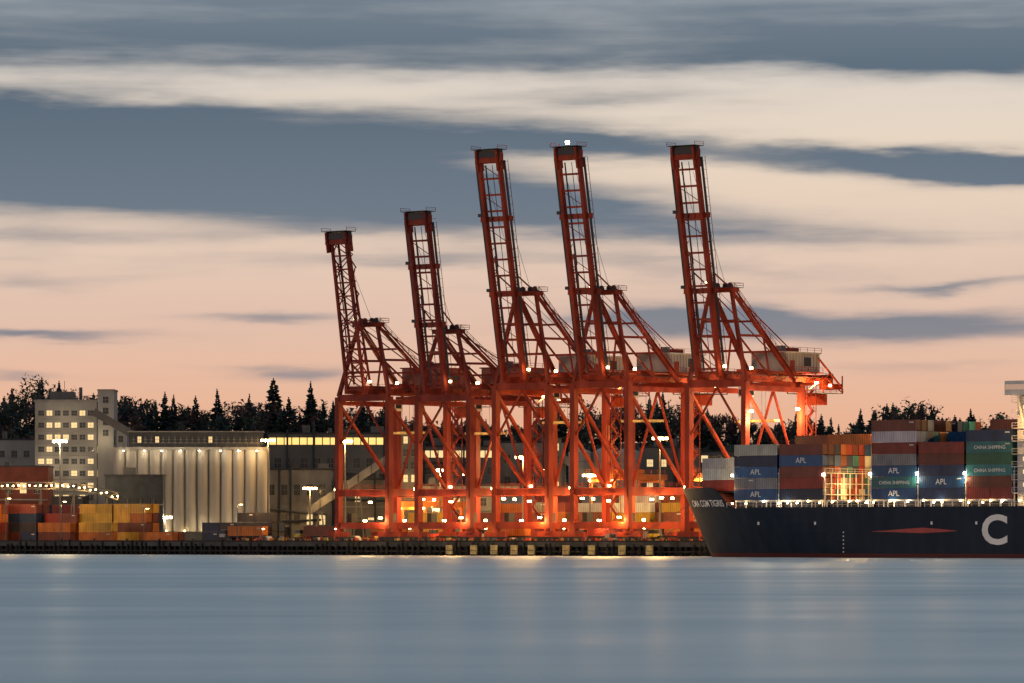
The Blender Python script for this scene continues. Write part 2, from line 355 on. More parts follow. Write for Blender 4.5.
        while t<L-5:
            if k%2==0: B.beam(bp(t,-3.2),bp(t+4.1,3.2),.16,.16,M)
            t+=4.1;k+=1
        B.beam(bp(1,1.2,.2),bp(L-2,1.2,.2),.35,.15,M_dk); B.beam(bp(1,-.9,.2),bp(L-2,-.9,.2),.12,.12,M_rope)
        for tt in(.38,.72): 
            B.beam(bp(L*tt,-5,-.4),bp(L*tt,5,-.4),.7,1.3,M)
            B.beam(bp(L*tt+1,4.4,-1),bp(L*tt+1,6,-1),1.2,.8,M_dk)
    else:
        for s in(-1,1):
            B.beam(bp(-.5,s*2.9),bp(L,s*2.4),.6,.8,M); B.beam(bp(1,s*2.7,-2.9),bp(L,s*1.6,-1.6),.45,.45,M)
            t=0;k=0
            while t<L-3.5:
                B.beam(bp(t,s*2.9),bp(t+3.5,s*2.4,-2.4),.25,.25,M) if k%2==0 else B.beam(bp(t,s*2.7,-2.5),bp(t+3.5,s*2.6),.25,.25,M); t+=3.5;k+=1
        t=0;k=1
        while t<L-3.5:
            B.beam(bp(t,-2.8),bp(t,2.8),.35,.4,M); B.beam(bp(t,-2.8*k),bp(t+3.5,2.6*k),.25,.25,M)
            B.beam(bp(t,-2.2*k,-2.4),bp(t+3.5,2.2*k,-2.2),.2,.2,M); t+=3.5;k=-k
    B.beam(bp(L-.3,-4),bp(L-.3,4),1.4,2.4,M); B.beam(bp(L+.7,-3.9),bp(L+.7,3.9),1.5,1.7,M_dk)
    for y in(-3.2,3.2): B.beam(bp(L-3.5,y),bp(L+1.8,y),.5,2.6,M)
    z0=h0+bd*(L+1.9); B.b2(z0.x-1.6,z0.x+2.2,-4.2,4.2,z0.z-.1,z0.z+.05,M_dk)
    for y in(-4.2,4.2): B.rail((z0.x-1.6,y,z0.z),(z0.x+2.2,y,z0.z),M,h=.9)
    B.obj('raised_boom',E)
    r=MB(); ap=Vector((1.5,0,A+.4))
    for s in(-1,1):
        y=s*2.9; a0=ap+Y*y
        k1=bp(L*.46,y,-2.2); r.beam(a0,k1,.25,.3,M); r.beam(k1,bp(L*.16,y,-1.6),.22,.3,M)
        r.beam(bp(L*.5,y*.8,-1.6),bp(L*.84,y*.8,-1.4),.2,.25,M)
        r.cyl(ap+Y*y*.6,bp(L*.92,y*.6),.05,M_rope,5)
        r.cyl(ap+Y*y*.5,(29,y*.5,G+8.6),.06,M_rope,5)
    r.obj('stays_and_ropes',E)
    q=MB()
    for (x,y,z,pw,c) in [(-2.2,-4,10.4,4600,WARM),(12,-10,11.2,4600,WARM),(25.5,3,11,4200,WARM),(12,0,G-2.4,8500 if litback else 3400,WARM),(33,-7,G+1,7500 if litback else 1800,WARM),(-1.8,-7,6.3,1600,WARM),(12,9.6,5.6,2600,WARM)]:
        lamp(E,(x,y,z-.9),pw*pow_,c); q.box((x,y,z+.25),(.8,.8,.3),M_dk); q.cyl((x,y,z-.35),(x,y,z+.08),.5,M_bulb,8)
    if litback:
        lamp(E,(21,-11,G-8),9000,PALE); q.box((21,-9.5,G-6),(.8,.6,.5),M_bulbw)
        lamp(E,(1,-11.5,G-9),9000,PALE); q.box((1,-9.6,G-7),(.8,.6,.5),M_bulbw)
    for x,y,z in [(2,4.7,A+1.9),(8,-4.6,G+3.9),(-3.8,-5,G+4),(41,-5.6,G+.4),(0,9.6,13.6),(24,-9.6,14.4),(5,-9.6,5.5),(17,-9.7,11)]:
        q.box((x,y,z),(.55,.55,.55),M_bulb)
    if toplamp:
        q.cyl((z0.x,0,z0.z),(z0.x,0,z0.z+.7),.12,M_dk,6); q.cyl((z0.x,0,z0.z+.7),(z0.x,0,z0.z+1.4),.5,M_bulbw,10); lamp(E,(z0.x-.5,0,z0.z+2.2),700,PALE)
    q.obj('floodlights',E)
    return E
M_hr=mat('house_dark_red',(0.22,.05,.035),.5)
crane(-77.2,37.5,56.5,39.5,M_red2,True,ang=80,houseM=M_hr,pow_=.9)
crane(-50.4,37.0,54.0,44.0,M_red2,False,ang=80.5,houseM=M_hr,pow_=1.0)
crane(-25,39.5,63,56.2,M_red,pow_=1.05)
crane(0,39.5,62.5,55.7,M_red,toplamp=True,pow_=1.1)
crane(35.7,39.0,62,54.6,M_red,litback=True,pow_=1.2)
# ------------------------------------------------------------ containers
BLUE=(.02,.10,.27);NAVY=(.015,.035,.09);RED=(.26,.032,.026);BRN=(.18,.045,.03);WHT=(.55,.55,.53);GRY=(.28,.30,.31);TEAL=(.03,.19,.20);ORG=(.58,.17,.03);YEL=(.60,.36,.05);GRN=(.03,.14,.08);DRK=(.04,.04,.045)
ALLC=[BLUE,NAVY,RED,BRN,WHT,GRY,TEAL,ORG,BRN,RED,NAVY]
def jit(c): k=random.uniform(.7,1.2); return tuple(min(1,x*k*random.uniform(.93,1.07)) for x in c)
def container(b,x,y,z,Lc,c,full=True,Wc=2.44,H=2.59):
    b.col=jit(c); m=M_cont
    if not full: b.b2(x,x+Lc,y,y+Wc,z,z+H-.04,m); return
    b.b2(x+.12,x+Lc-.12,y+.07,y+Wc-.07,z+.12,z+H-.1,m)
    for yy in(y,y+Wc-.14):
        b.b2(x,x+Lc,yy,yy+.14,z+.02,z+.18,m); b.b2(x,x+Lc,yy,yy+.12,z+H-.16,z+H-.04,m)
        for xx in(x,x+Lc-.18): b.b2(xx,xx+.18,yy,yy+.14,z+.18,z+H-.16,m)
    base=b.col; b.col=tuple(v*.72 for v in base)
    n=int(Lc/.62)
    for i in range(n):
        xx=x+.35+i*.62
        b.b2(xx,xx+.26,y+.02,y+.07,z+.2,z+H-.18,m)
    b.col=tuple(v*.5+.08 for v in base)
    for yy in(.5,.95,1.45,1.9): b.b2(x+Lc-.12,x+Lc-.07,y+yy,y+yy+.07,z+.2,z+H-.2,m)
    if random.random()<.3:
        b.col=(.5,.5,.48); b.b2(x+Lc-1.9,x+Lc-.7,y-.01,y+.02,z+H-.75,z+H-.45,m)
def logos(b,items,txt,size):
    vs,fs=text_mesh(txt,size)
    for (x,y,z) in items: b.add([(x+a[0],y,z+a[1]) for a in vs],fs,M_logo)
def stack(d,w,n,rows,tiers,pal,name='shipping_container_stack'):
    o=site(d,w); b=MB()
    for r in range(rows):
        for i in range(n):
            tt=tiers if isinstance(tiers,int) else tiers[i%len(tiers)]
            tt=max(1,tt-(1 if random.random()<.3 else 0))
            for k in range(tt):
                c=random.choice(pal)
                if random.random()<.35:
                    container(b,i*12.9,r*2.8,k*2.6,6.0,c); container(b,i*12.9+6.15,r*2.8,k*2.6,6.0,random.choice(pal))
                else: container(b,i*12.9,r*2.8,k*2.6,12.19,c)
    b.obj(name,None,(o.x,o.y,GZ+.01),RV)
# ------------------------------------------------------------ ship
SH=empty('container_ship',(mx(683,1158),1158,0),RV)
LS=205; BM=20
def zt(s):
    k=min(1,max(0,(s-21)/5)); k=k*k*(3-2*k); return 16.4*(1-k)+11.7*k
def hb(s,z):
    k=min(1.3,max(-.2,z/16.4)); s0=8.5*(1-k) if z<16.4 else 0; le=62*(1-k)+34*k
    u=max(0,min(1,(s-s0)/le)); v=math.sin(u*math.pi/2)**.85*BM
    if s>LS-30: v*=1-.25*((s-LS+30)/30)**2*(1-k*.7)
    return v
hm=bpy.data.materials.new('hull_paint'); hm.use_nodes=True; t=hm.node_tree; p=t.nodes['Principled BSDF']; p.inputs['Roughness'].default_value=.6
p.inputs['Specular IOR Level'].default_value=.15
tcn=t.nodes.new('ShaderNodeTexCoord'); sx=t.nodes.new('ShaderNodeSeparateXYZ'); t.links.new(tcn.outputs['Object'],sx.inputs[0])
nz=t.nodes.new('ShaderNodeTexNoise'); nz.inputs['Scale'].default_value=.35; nz.inputs['Detail'].default_value=5
mpp=t.nodes.new('ShaderNodeMapping'); mpp.inputs['Scale'].default_value=(1,1,.25); t.links.new(tcn.outputs['Object'],mpp.inputs[0]); t.links.new(mpp.outputs[0],nz.inputs['Vector'])
r1=t.nodes.new('ShaderNodeValToRGB'); r1.color_ramp.elements[0].position=.3; r1.color_ramp.elements[0].color=(.007,.015,.030,1); r1.color_ramp.elements[1].position=.75; r1.color_ramp.elements[1].color=(.016,.029,.050,1)
t.links.new(nz.outputs['Fac'],r1.inputs[0])
lt=t.nodes.new('ShaderNodeMath'); lt.operation='LESS_THAN'; lt.inputs[1].default_value=.95; t.links.new(sx.outputs[2],lt.inputs[0])
mm=t.nodes.new('ShaderNodeMix'); mm.data_type='RGBA'; t.links.new(lt.outputs[0],mm.inputs[0]); t.links.new(r1.outputs[0],mm.inputs[6]); mm.inputs[7].default_value=(.09,.022,.02,1)
t.links.new(mm.outputs[2],p.inputs['Base Color'])
ss=sorted(set(list(np.linspace(0,1,36)**1.6*.35)+list(np.linspace(.35,1,18))))
zs=[-3,-1,0,.5,.95,2,4,6,8,10,11,'t']
b=MB()
for sd_ in(-1,1):
    vs=[];fs=[];nz_=len(zs)
    for i,tt in enumerate(ss):
        for z in zs:
            if z=='t':
                s=tt*LS; zz=zt(s); 
            else:
                zz=float(z)
                k=min(1,max(0,zz/16.4)); s0=8.5*(1-k); s=s0+tt*(LS-s0)
            vs.append((s,sd_*hb(s,zz),zz))
    for i in range(len(ss)-1):
        for j in range(nz_-1):
            q=(i*nz_+j,(i+1)*nz_+j,(i+1)*nz_+j+1,i*nz_+j+1); fs.append(q if sd_<0 else q[::-1])
    b.add(vs,fs,hm)
fs=[];vs=[]
for tt in ss:
    s=tt*LS
    zz=zt(s)-(1.1 if s<24 else .02); vs+= [(s,-hb(s,zz)+.02,zz),(s,hb(s,zz)-.02,zz)]
for i in range(len(ss)-1): fs.append((2*i,2*i+1,2*i+3,2*i+2))
b.add(vs,fs,M_maroon)
b.b2(LS-.3,LS,-BM*.8,BM*.8,-2,11.6,hm)
b.obj('hull',SH)
b=MB()
vs,fs=text_mesh('CMA CGM TIGRIS',2.15,.035)
b.add([(6.5+a[0],-hb(6.5+a[0],12.0+a[1])-.5,12.0+a[1]) for a in vs],fs,M_logo)
vs,fs=text_mesh('C      M      A',9.2,.24)
b.add([(97.5+a[0]*1.1,-BM-.06,3.3+a[1]) for a in vs],fs,M_logo)
M_sw=mat('red_swoosh_paint',(.36,.03,.03),.5)
pts=[(68,6.0,6.06),(73,5.9,6.35),(78,5.75,6.7),(82,5.65,6.9),(86,5.85,6.65),(91,6.1,6.2)]
for a,c in zip(pts[:-1],pts[1:]): b.add([(a[0],-BM-.06,a[1]),(c[0],-BM-.06,c[1]),(c[0],-BM-.06,c[2]),(a[0],-BM-.06,a[2])],[(0,1,2,3)],M_sw)
for s in(36,52,84,96): b.b2(s,s+.5,-BM-.07,-BM-.03,7.6,8.3,M_logo)
for k in range(6): b.b2(60,60.3,-BM-.07,-BM-.03,1.2+k*.9,1.5+k*.9,M_logo)
b.obj('hull_markings',SH)
b=MB()
b.cyl((7,0,15.3),(7,0,23.5),.3,M_white,8); b.beam((7,-1.6,21.5),(7,1.6,21.5),.2,.2,M_white)
b.b2(9,11.5,-3.5,-1.5,15.3,16.9,M_dk); b.b2(9,11.5,1.5,3.5,15.3,16.9,M_dk)
b.b2(13.6,14.1,-11,11,15.3,18.4,M_white)
pitch=12.86; S0=15.6
bays=[S0+pitch*i for i in range(7)]
for i,s in enumerate(bays):
    w_=15 if i==0 else 18.6
    b.b2(s,s+12.1,-w_+2,w_-2,11.7 if i else 15.2,13.3 if i else 13.6+2,M_dk)
    if i:
        for y in(-w_+.3,w_-.5):
            for k in range(5): b.b2(s+k*2.9,s+k*2.9+.25,y,y+.2,11.5,13.0,M_white)
            b.b2(s,s+12.1,y,y+.2,13.0,13.35,M_white)
        x=s+12.26; topz=19.5
        for y in np.arange(-18.4,18.6,2.6): b.b2(x+.02,x+.3,y,y+.25,11.7,topz,M_white)
        for z in(14.5,17,topz): b.b2(x,x+.55,-18.6,18.6,z,z+.18,M_white)
        b.rail((x+.45,-18.6,topz),(x+.45,18.6,topz),M_white)
b.rail((27,-19.7,11.7),(LS,-19.7,11.7),M_white,step=2.5)
b.obj('deck_gear',SH)
specs=[(11,4,[BLUE,NAVY,RED,WHT],[NAVY,RED,WHT,WHT]),
 (15,5,ALLC,[BLUE,GRY,BLUE,NAVY,WHT]),
 (15,5,ALLC,[NAVY,RED,BRN,BLUE,BRN]),
 (15,0,[ORG,YEL,ORG,BRN],[]),
 (15,7,ALLC,[BLUE,TEAL,BLUE,GRY,RED,WHT,BRN]),
 (15,5,ALLC,[NAVY,BLUE,NAVY,BRN,RED]),
 (15,6,ALLC,[RED,BRN,TEAL,GRN,TEAL,NAVY])]
for i,(rows,tr,pal,near) in enumerate(specs):
    s=bays[i]; b=MB(); z0=13.4 if i else 15.63; y0=-rows*2.5/2
    for r in range(rows):
        t_=tr if i else 3
        if i==3: t_=0 if r<8 else 6
        if i==2 and r>7: t_=6
        if i==4 and 1<r: t_=random.choice([6,7,7])
        if i==0 and r>6: t_=4
        if i==1 and r>9: t_=6
        if i in(5,6) and r>3: t_+=random.choice([0,0,1])
        for k in range(t_):
            nn=near[1:] if i==0 else near
            c=nn[k] if (r==0 or (r<3 and random.random()<.5)) and k<len(nn) else random.choice(pal)
            if i==2 and r>7 and k==5: c=random.choice([ORG,YEL])
            if i==3: c=random.choice([ORG,ORG,YEL,BRN])
            full=(r<2 or r==rows-1 or k==t_-1 or (i==3))
            if random.random()<.3 and full and c not in (BLUE,TEAL):
                container(b,s,y0+r*2.5,z0+k*2.6,6.03,c); container(b,s+6.16,y0+r*2.5,z0+k*2.6,6.03,c if random.random()<.5 else random.choice(pal))
            else: container(b,s,y0+r*2.5,z0+k*2.6,12.19,c,full)
    lg=[(s+4.6,y0-.03,z0+k*2.6+.75) for k,c in enumerate(near) if c==BLUE]
    if lg: logos(b,lg,'APL',1.8)
    lg=[(s+2.0,y0-.03,z0+k*2.6+.85) for k,c in enumerate(near) if c==TEAL]
    if lg: logos(b,lg,'CHINA SHIPPING',1.1)
    b.obj('cargo_bay',SH)
b=MB(); s0=bays[6]+13.1
b.b2(s0,s0+14,-18,18,11.7,36.6,M_white); b.b2(s0-1.2,s0+10,-21.5,21.5,36.6,39.8,M_white); b.b2(s0-1.3,s0-1.2,-18,18,37.8,39,M_glass); b.b2(s0-1,s0+9.6,-21.56,-21.5,37.8,39,M_glass)
b.b2(s0+1,s0+8,-8,8,39.8,41.8,M_white); b.cyl((s0+4,0,41.6),(s0+4,0,51),.5,M_white,8,.25); b.beam((s0+4,-4,47),(s0+4,4,47),.3,.3,M_white)
for sgn in(-1,1): b.beam((s0+2,sgn*17.9,29),(s0+2,sgn*21,36.6),.5,.5,M_white)
for fl in range(8):
    z=13.2+fl*2.9
    b.b2(s0-.7,s0+14.4,-19.2,19.2,z+1.45,z+1.6,M_white); b.rail((s0-.7,-19.2,z+1.6),(s0+14.4,-19.2,z+1.6),M_white)
    for k in range(5): b.b2(s0+1.5+k*2.5,s0+2.4+k*2.5,-18.05,-18,z,z+.9,M_lit if random.random()<.5 else M_glass)
    for k in range(12): b.b2(s0-.05,s0,-15+k*2.6,-14+k*2.6,z,z+.9,M_lit if random.random()<.4 else M_glass)
b.b2(s0+16,s0+23,-6,6,11.7,42,M_white)
b.obj('superstructure',SH)
for s,y,z,pw in[(bays[1]-1,-18.9,16,900),(bays[3]+3,-12,16,3000),(bays[3]+9,-2,21,4000),(bays[5]-.4,-19.8,18,450),(bays[6]-.4,-19.8,18,450),(s0+3,-22.4,30,1500),(bays[2]+6,4,32.5,6000),(bays[3]+6,4,32,5000),(bays[4]+5,2,35.3,5500),(bays[5]+8,4,31.5,4000),(bays[0]+6,2,28,2500),(8,-4,18.5,500),(bays[4]+6,-19.5,12.7,350),(bays[5]+6,-19.5,12.7,350),(bays[2]+2,-19.5,12.7,350)]:
    lamp(SH,(s,y,z),pw,WARM if pw>600 else PALE,.25)
b=MB()
s=28
while s<118:
    b.box((s,-18.9,12.6+random.uniform(0,.6)),(.35,.2,.35),M_bulb if random.random()<.7 else M_bulbw); s+=random.uniform(1.8,5)
for s in(bays[1]-.5,bays[3]-.4,bays[3]+12.5,bays[4]+12.5,bays[5]+12.5): b.box((s,-18.9,19.2),(.5,.3,.5),M_bulbw)
b.obj('deck_lamps',SH)
b=MB()
for (s,y,z),(d,w) in[((3,2,15.5),(20,-3)),((4,3,15.5),(8,-3)),((20,17,13),(50,-3))]:
    p1=SH.location+V*s+U*y; p1.z=z; p2=site(d,w,4.2)
    pr=p1
    for k in range(1,9):
        q=p1.lerp(p2,k/8); q.z-=1.6*math.sin(math.pi*k/8); b.cyl(pr,q,.07,M_rope,5); pr=q
b.obj('mooring_lines')
# ------------------------------------------------------------ yard stacks
stack(-245,10,2,2,[3,4],[BRN,ORG,BRN,RED,DRK])
stack(-222,16,2,2,[4,3],[BRN,RED,NAVY,ORG,DRK,BRN])
stack(-197,20,2,2,[4,4],[ORG,YEL,ORG,YEL,YEL,BRN])
stack(-186,8,1,1,[2],[YEL,ORG])
stack(-171,16,1,2,[2],[BRN,ORG,DRK])
stack(-146,14,2,2,[3,3],[NAVY,DRK,NAVY,DRK,BRN])
stack(-270,45,4,2,[5,5,4,5],[BRN,RED,NAVY,BRN,DRK])
for k,d in enumerate(range(-108,120,27)):
    stack(d,40+6*(k%2),2,2,[2+(k%3),3],[ORG,BRN,ORG,RED,RED,GRY,YEL])
for k,d in enumerate(range(-90,190,27)):
    stack(d,72,2,3,[4,4+(k%2)],[ORG,RED,BRN,WHT,GRY,BLUE,ORG,YEL])
for k,d in enumerate(range(-120,120,29)):
    stack(d,112,2,2,[5,6-(k%2)],[RED,BRN,WHT,GRY,NAVY,ORG])
def rtg(d,w,H=17,sp=22,M=M_orange,lp=2500):
    E=empty('yard_gantry_crane',site(d,w),RV); b=MB()
    for x in(0,8):
        for y in(0,sp):
            b.beam((x,y,2),(x,y,H),.7,.8,M)
            for k in(-.8,.8): b.cyl((x+k,y-.35,.75),(x+k,y+.35,.75),.75,M_rubber,14)
        b.beam((x,0-1.5,H+.6),(x,sp+1.5,H+.6),.8,1.5,M)
        b.rail((x-.5,-1.5,H+1.4),(x-.5,sp+1.5,H+1.4),M)
    for y in(0,sp): b.beam((-1.8,y,1.8),(9.8,y,1.8),.7,1,M); b.beam((0,y,H-.5),(8,y,H-.5),.5,.8,M); b.beam((0,y,2),(8,y,8),.3,.3,M)
    b.b2(-.5,8.5,sp*.4,sp*.4+4,H+1.5,H+2.6,M); b.b2(2,4.5,sp*.4+4,sp*.4+6,H-3,H-.4,M_white); b.b2(2.2,4.3,sp*.4+3.95,sp*.4+4,H-2.6,H-1.2,M_glass)
    b.b2(0,7.5,-1.4,-.5,2.6,5,M_white)
    b.b2(-2,10,sp*.4+.6,sp*.4+3,H-7,H-6.5,M_yel)
    for x in(1,7): b.cyl((x,sp*.4+1.8,H-6.6),(x,sp*.4+1.8,H+1.6),.06,M_rope,5)
    for x in(0,8): b.box((x,-.8,H-.5),(.5,.3,.4),M_bulb)
    b.obj('gantry_frame',E); lamp(E,(4,-2.4,H-1),lp,WARM); lamp(E,(4,sp/2,H-1.5),lp,WARM)
rtg(-102,46,9.5,16); rtg(-30,78,17,lp=4000); rtg(-62,78,17,lp=4000); rtg(14,78,17,lp=4000); rtg(60,46,24.5,20,lp=6200); rtg(78,46,24.5,20,lp=6200)
def mast(Xp,Y,H,pw,c=WARM):
    E=empty('high_mast_light',(Xp,Y,GZ)); b=MB(); b.cyl((0,0,0),(0,0,H),.32,M_bldg,10,.16); b.cyl((0,0,0),(0,0,.5),.6,M_conc,10)
    b.beam((-1.7,0,H),(1.7,0,H),.2,.2,M_bldg)
    for x in(-1.6,-.55,.55,1.6): b.box((x,-.25,H-.1),(.75,.5,.5),M_dk); b.box((x,-.54,-.12+H),(.85,.08,.6),M_bulbw if c==PALE else M_bulb)
    b.obj('mast',E); lamp(E,(0,-1.1,H-.4),pw,c,.35)
for px,py,Y,pw,c in[(345,441,1285,13000,WARM),(523,457,1262,11000,WARM),(660,438,1240,12000,WARM),(838,441,1225,14000,PALE),(60,441,1358,12000,PALE),(770,470,1230,9000,WARM),(590,475,1275,11000,WARM),(440,470,1290,11000,WARM),(165,517,1372,2600,PALE),(268,440,1395,6000,WARM),(395,478,1395,9000,WARM),(470,474,1385,11000,WARM),(548,470,1385,11000,WARM),(625,478,1400,11000,WARM),(310,488,1400,5000,WARM)]:  # rear masts by the sheds are added to wash their facades with warm light
    mast(mx(px,Y),Y,mz(py,Y)-GZ,pw,c)
for d,w,H,pw in[(-236,4,12,3200),(-212,6,12,3200),(-188,3,11,3200),(-160,6,9,1200),(-128,8,10,1600)]:  # posts added to brighten the dark container stacks on the left
    E=empty('yard_fill_lamp',site(d,w),RV); b=MB(); b.cyl((0,0,0),(0,0,H),.14,M_bldg,8,.09); b.beam((0,0,H),(0,1.2,H+.1),.12,.12,M_bldg); b.box((0,1.4,H+.1),(.5,.9,.2),M_dk); b.box((0,1.4,H-.06),(.45,.8,.1),M_bulb)
    b.obj('post',E); lamp(E,(0,1.5,H-.5),pw,WARM,.25)
# ------------------------------------------------------------ trucks and cars on the apron
def wheel(b,x,y,r=.5,w=.3): b.cyl((x,y-w/2,r),(x,y+w/2,r),r,M_rubber,12); b.cyl((x,y-w/2-.02,r),(x,y+w/2+.02,r),r*.5,M_bldg,8)
def truck(d,w,c,box):
    E=empty('terminal_truck',site(d,w),RV); b=MB(); b.col=c
    b.b2(-5.2,-1,-1.1,1.1,.7,1.2,M_dk); b.b2(-5.2,-3.2,-1.2,1.2,1.2,2.1,M_cont)
    b.add([(-5.1,-1.15,2.1),(-3.3,-1.15,2.1),(-3.3,1.15,2.1),(-5.1,1.15,2.1),(-4.7,-1.05,3.1),(-3.3,-1.05,3.1),(-3.3,1.05,3.1),(-4.7,1.05,3.1)],BOXF,M_glass)
    b.b2(-4.7,-3.3,-1.05,1.05,3.1,3.2,M_cont); b.b2(-2.5,10,-.5,.5,1.1,1.4,M_dk); b.b2(-2.2,10.2,-1.22,1.22,1.4,1.55,M_dk)
    for x in(-4.5,-1.8,-1,7.4,8.6):
        for y in(-1,1): wheel(b,x,y)
    if box: container(b,-2.1,-1.22,1.57,12.19,random.choice([RED,ORG,BRN,BLUE]))
    for y in(-.8,.8): b.b2(-5.26,-5.2,y-.15,y+.15,1.4,1.6,M_bulbw)
    b.obj('truck_body',E)
for d,w,c,bx in[(-100,6,(.5,.4,.05),True),(-62,15,(.5,.05,.04),False),(-38,6,(.5,.5,.5),True),(-12,14,(.5,.1,.04),True),(16,6,(.5,.4,.05),False),(-130,10,(.4,.4,.4),True)]: truck(d,w,c,bx)
def car(d,w,c,van=False):
    E=empty('parked_van' if van else 'parked_car',site(d,w),RV+random.uniform(-.1,.1)); b=MB(); b.col=c
    hgt=2.1 if van else 1.5
    prof=[(-2.2,.35),(-2.25,.75),(-1.3,.95),(-.7,hgt),(1.6,hgt),(2.15,1.0),(2.2,.35)] if not van else [(-2.5,.35),(-2.5,1.0),(-2.0,1.2),(-1.5,hgt),(2.4,hgt),(2.5,.35)]
    n=len(prof); vs=[(x,-.9,z) for x,z in prof]+[(x,.9,z) for x,z in prof]
    fs=[tuple(range(n)),tuple(range(2*n-1,n-1,-1))]+[(i,n+i,n+(i+1)%n,(i+1)%n) for i in range(n)]
    b.add(vs,fs,M_cont)
    for y in(-.92,.92): b.b2(-.6,1.4,y-.02,y+.02,1.0,hgt-.12,M_glass)
    for x in(-1.4,1.4):
        for y in(-.82,.82): wheel(b,x,y,.34,.22)
    b.b2(-2.28,-2.2,-.7,-.4,.6,.75,M_bulbw); b.b2(2.2,2.26,-.7,-.4,.6,.75,M_sw)
    b.obj('body',E)
for i in range(18): car(random.uniform(-125,40),random.choice([9,12,17,29,32]),random.choice([(.5,.5,.5),(.05,.05,.06),(.4,.04,.03),(.3,.3,.32),(.08,.1,.2),(.5,.25,.04)]),random.random()<.35)
b=MB()
for i in range(190):
    x=random.uniform(-120,45); y=random.uniform(-2.5,4); r=random.uniform(.25,.8)
    b.col=random.choice([(.5,.07,.03),(.55,.17,.03),(.4,.3,.1),(.1,.1,.1),(.3,.05,.04)])
    b.b2(x,x+r*1.6,y,y+r,GZ+.01,GZ+r+.3,M_cont)
    if random.random()<.3: b.beam((x,y,GZ),(x,y,GZ+1.6),.12,.12,M_red)
b.obj('dock_gear',None,site(0,0,0),RV)
for d in(-110,-85,-60,-35,-10,15,40):
    E=empty('quay_lamp',site(d,-2.2),RV); b=MB(); b.cyl((0,0,0),(0,0,3.4),.09,M_dk,7,.06); b.box((0,0,3.5),(.4,.4,.2),M_dk); b.box((0,0,3.36),(.4,.4,.12),M_bulb); b.obj('post',E); lamp(E,(0,-.5,3.0),220,WARM,.15)
# ------------------------------------------------------------ buildings
def win_grid(b,x0,x1,y,z0,z1,cols,rows,fill=.55,lit=.3,frame=M_conc,wh=.55,litm=M_lit,side=None):
    cw=(x1-x0)/cols; rh=(z1-z0)/rows
    for r in range(rows):
        for c in range(cols):
            xc=x0+(c+.5)*cw; zc=z0+(r+.5)*rh; w=cw*fill; h=rh*wh
            m=litm if random.random()<lit else M_glass
            if side is None:
                b.b2(xc-w/2,xc+w/2,y-.03,y,zc-h/2,zc+h/2,m)
                b.b2(xc-w/2-.12,xc+w/2+.12,y-.22,y,zc-h/2-.2,zc-h/2,frame)
                for q in((-.05,.05),(w*.25-.03,w*.25+.03),(-w*.25-.03,-w*.25+.03)): b.b2(xc+q[0],xc+q[1],y-.06,y-.03,zc-h/2,zc+h/2,frame)
                b.b2(xc-w/2,xc+w/2,y-.065,y-.03,zc-.04,zc+.04,frame)
            else:
                b.b2(y,y+.03,xc-w/2,xc+w/2,zc-h/2,zc+h/2,m)
Y=1420
E=empty('grain_elevator_building',(mx(35,Y),Y,GZ)); b=MB()
h=mz(402,Y)-GZ
b.b2(0,18.3,0,18,0,h,M_bld); b.b2(-.3,18.6,-.3,18.3,h,h+.7,M_conc)
win_grid(b,.6,17.7,0,4,h-1.5,7,10,.66,.36,wh=.42)
win_grid(b,1,17,18.3,4,h-1.5,5,10,.5,.2,side=1)
for z in np.linspace(4,h-1.5,11)[1:-1]: b.b2(-.02,18.32,-.1,-.001,z-.12,z+.12,M_conc)
h2=mz(391,Y)-GZ
b.b2(18.62,23.4,-1,12,0,h2,M_bld); b.b2(18.5,23.6,-1.2,12.2,h2,h2+.5,M_conc); win_grid(b,19,23,-1,h2-14,h2-1,1,4,.4,.1)
b.b2(23.42,27.2,0,12,0,mz(430,Y)-GZ,M_bld); win_grid(b,23.7,27,0,22,mz(430,Y)-GZ-1,1,3,.4,.3)
b.b2(4,11,4,12,h+.7,h+3.2,M_bldg); b.cyl((13,6,h+.7),(13,6,h+4.5),.5,M_bldg,10); b.cyl((8,8,h+3),(8,8,h+6.5),.08,M_dk,6)
b.rail((0,-.1,h+.7),(18.3,-.1,h+.7),M_bldg)
b.obj('walls_and_windows',E)
for x,z in((4,22),(12,22),(20,30),(9,36)): lamp(E,(x,-5,z),550,PALE)  # fill lights without fixtures, added to warm the elevator facade
Y=1400; x0=mx(113,Y); x1=mx(268,Y); n=13; pw=(x1-x0)/n; zt_=mz(450,Y)-GZ
E=empty('grain_silos',(x0,Y,GZ)); b=MB()
for r in range(3):
    for i in range(n): b.cyl(((i+.5)*pw,r*pw+2,0),((i+.5)*pw,r*pw+2,zt_),pw*.5,M_silo,20)
b.obj('silo_cylinders',E)
b=MB(); b.b2(-.1,x1-x0+.1,.3,3*pw+.5,zt_,zt_+.9,M_conc)
zg=mz(432,Y)-GZ; b.b2(4.5,x1-x0-1.8,1.5,9,zt_+.9,zg,M_roof); b.b2(4.2,x1-x0-1.5,1.2,9.3,zg,zg+.3,M_conc)
win_grid(b,5,x1-x0-2.2,1.5,zt_+1.6,zg-.7,22,1,.6,.06,frame=M_conc,wh=.6)
b.rail((0,.4,zt_+.9),(x1-x0,.4,zt_+.9),M_bldg)
b.beam((-6,4,zg+6),(6,4,zg-1),2,2.2,M_bldg)
for i in range(8):
    x=3+i*5.6+random.uniform(-.8,.8); b.beam((x,.3,zt_-.1),(x,-.9,zt_-.1),.12,.12,M_dk); b.box((x,-1,zt_-.25),(.5,.35,.2),M_bulbw); lamp(E,(x,-1.8,zt_-.9),random.uniform(110,200),PALE,.2)
    b.box((x+1.2,-.2,3),(.3,.3,.4),M_bulb)
    if i%2==0: lamp(E,(x+1,-2.6,4.2),420,PALE,.2)
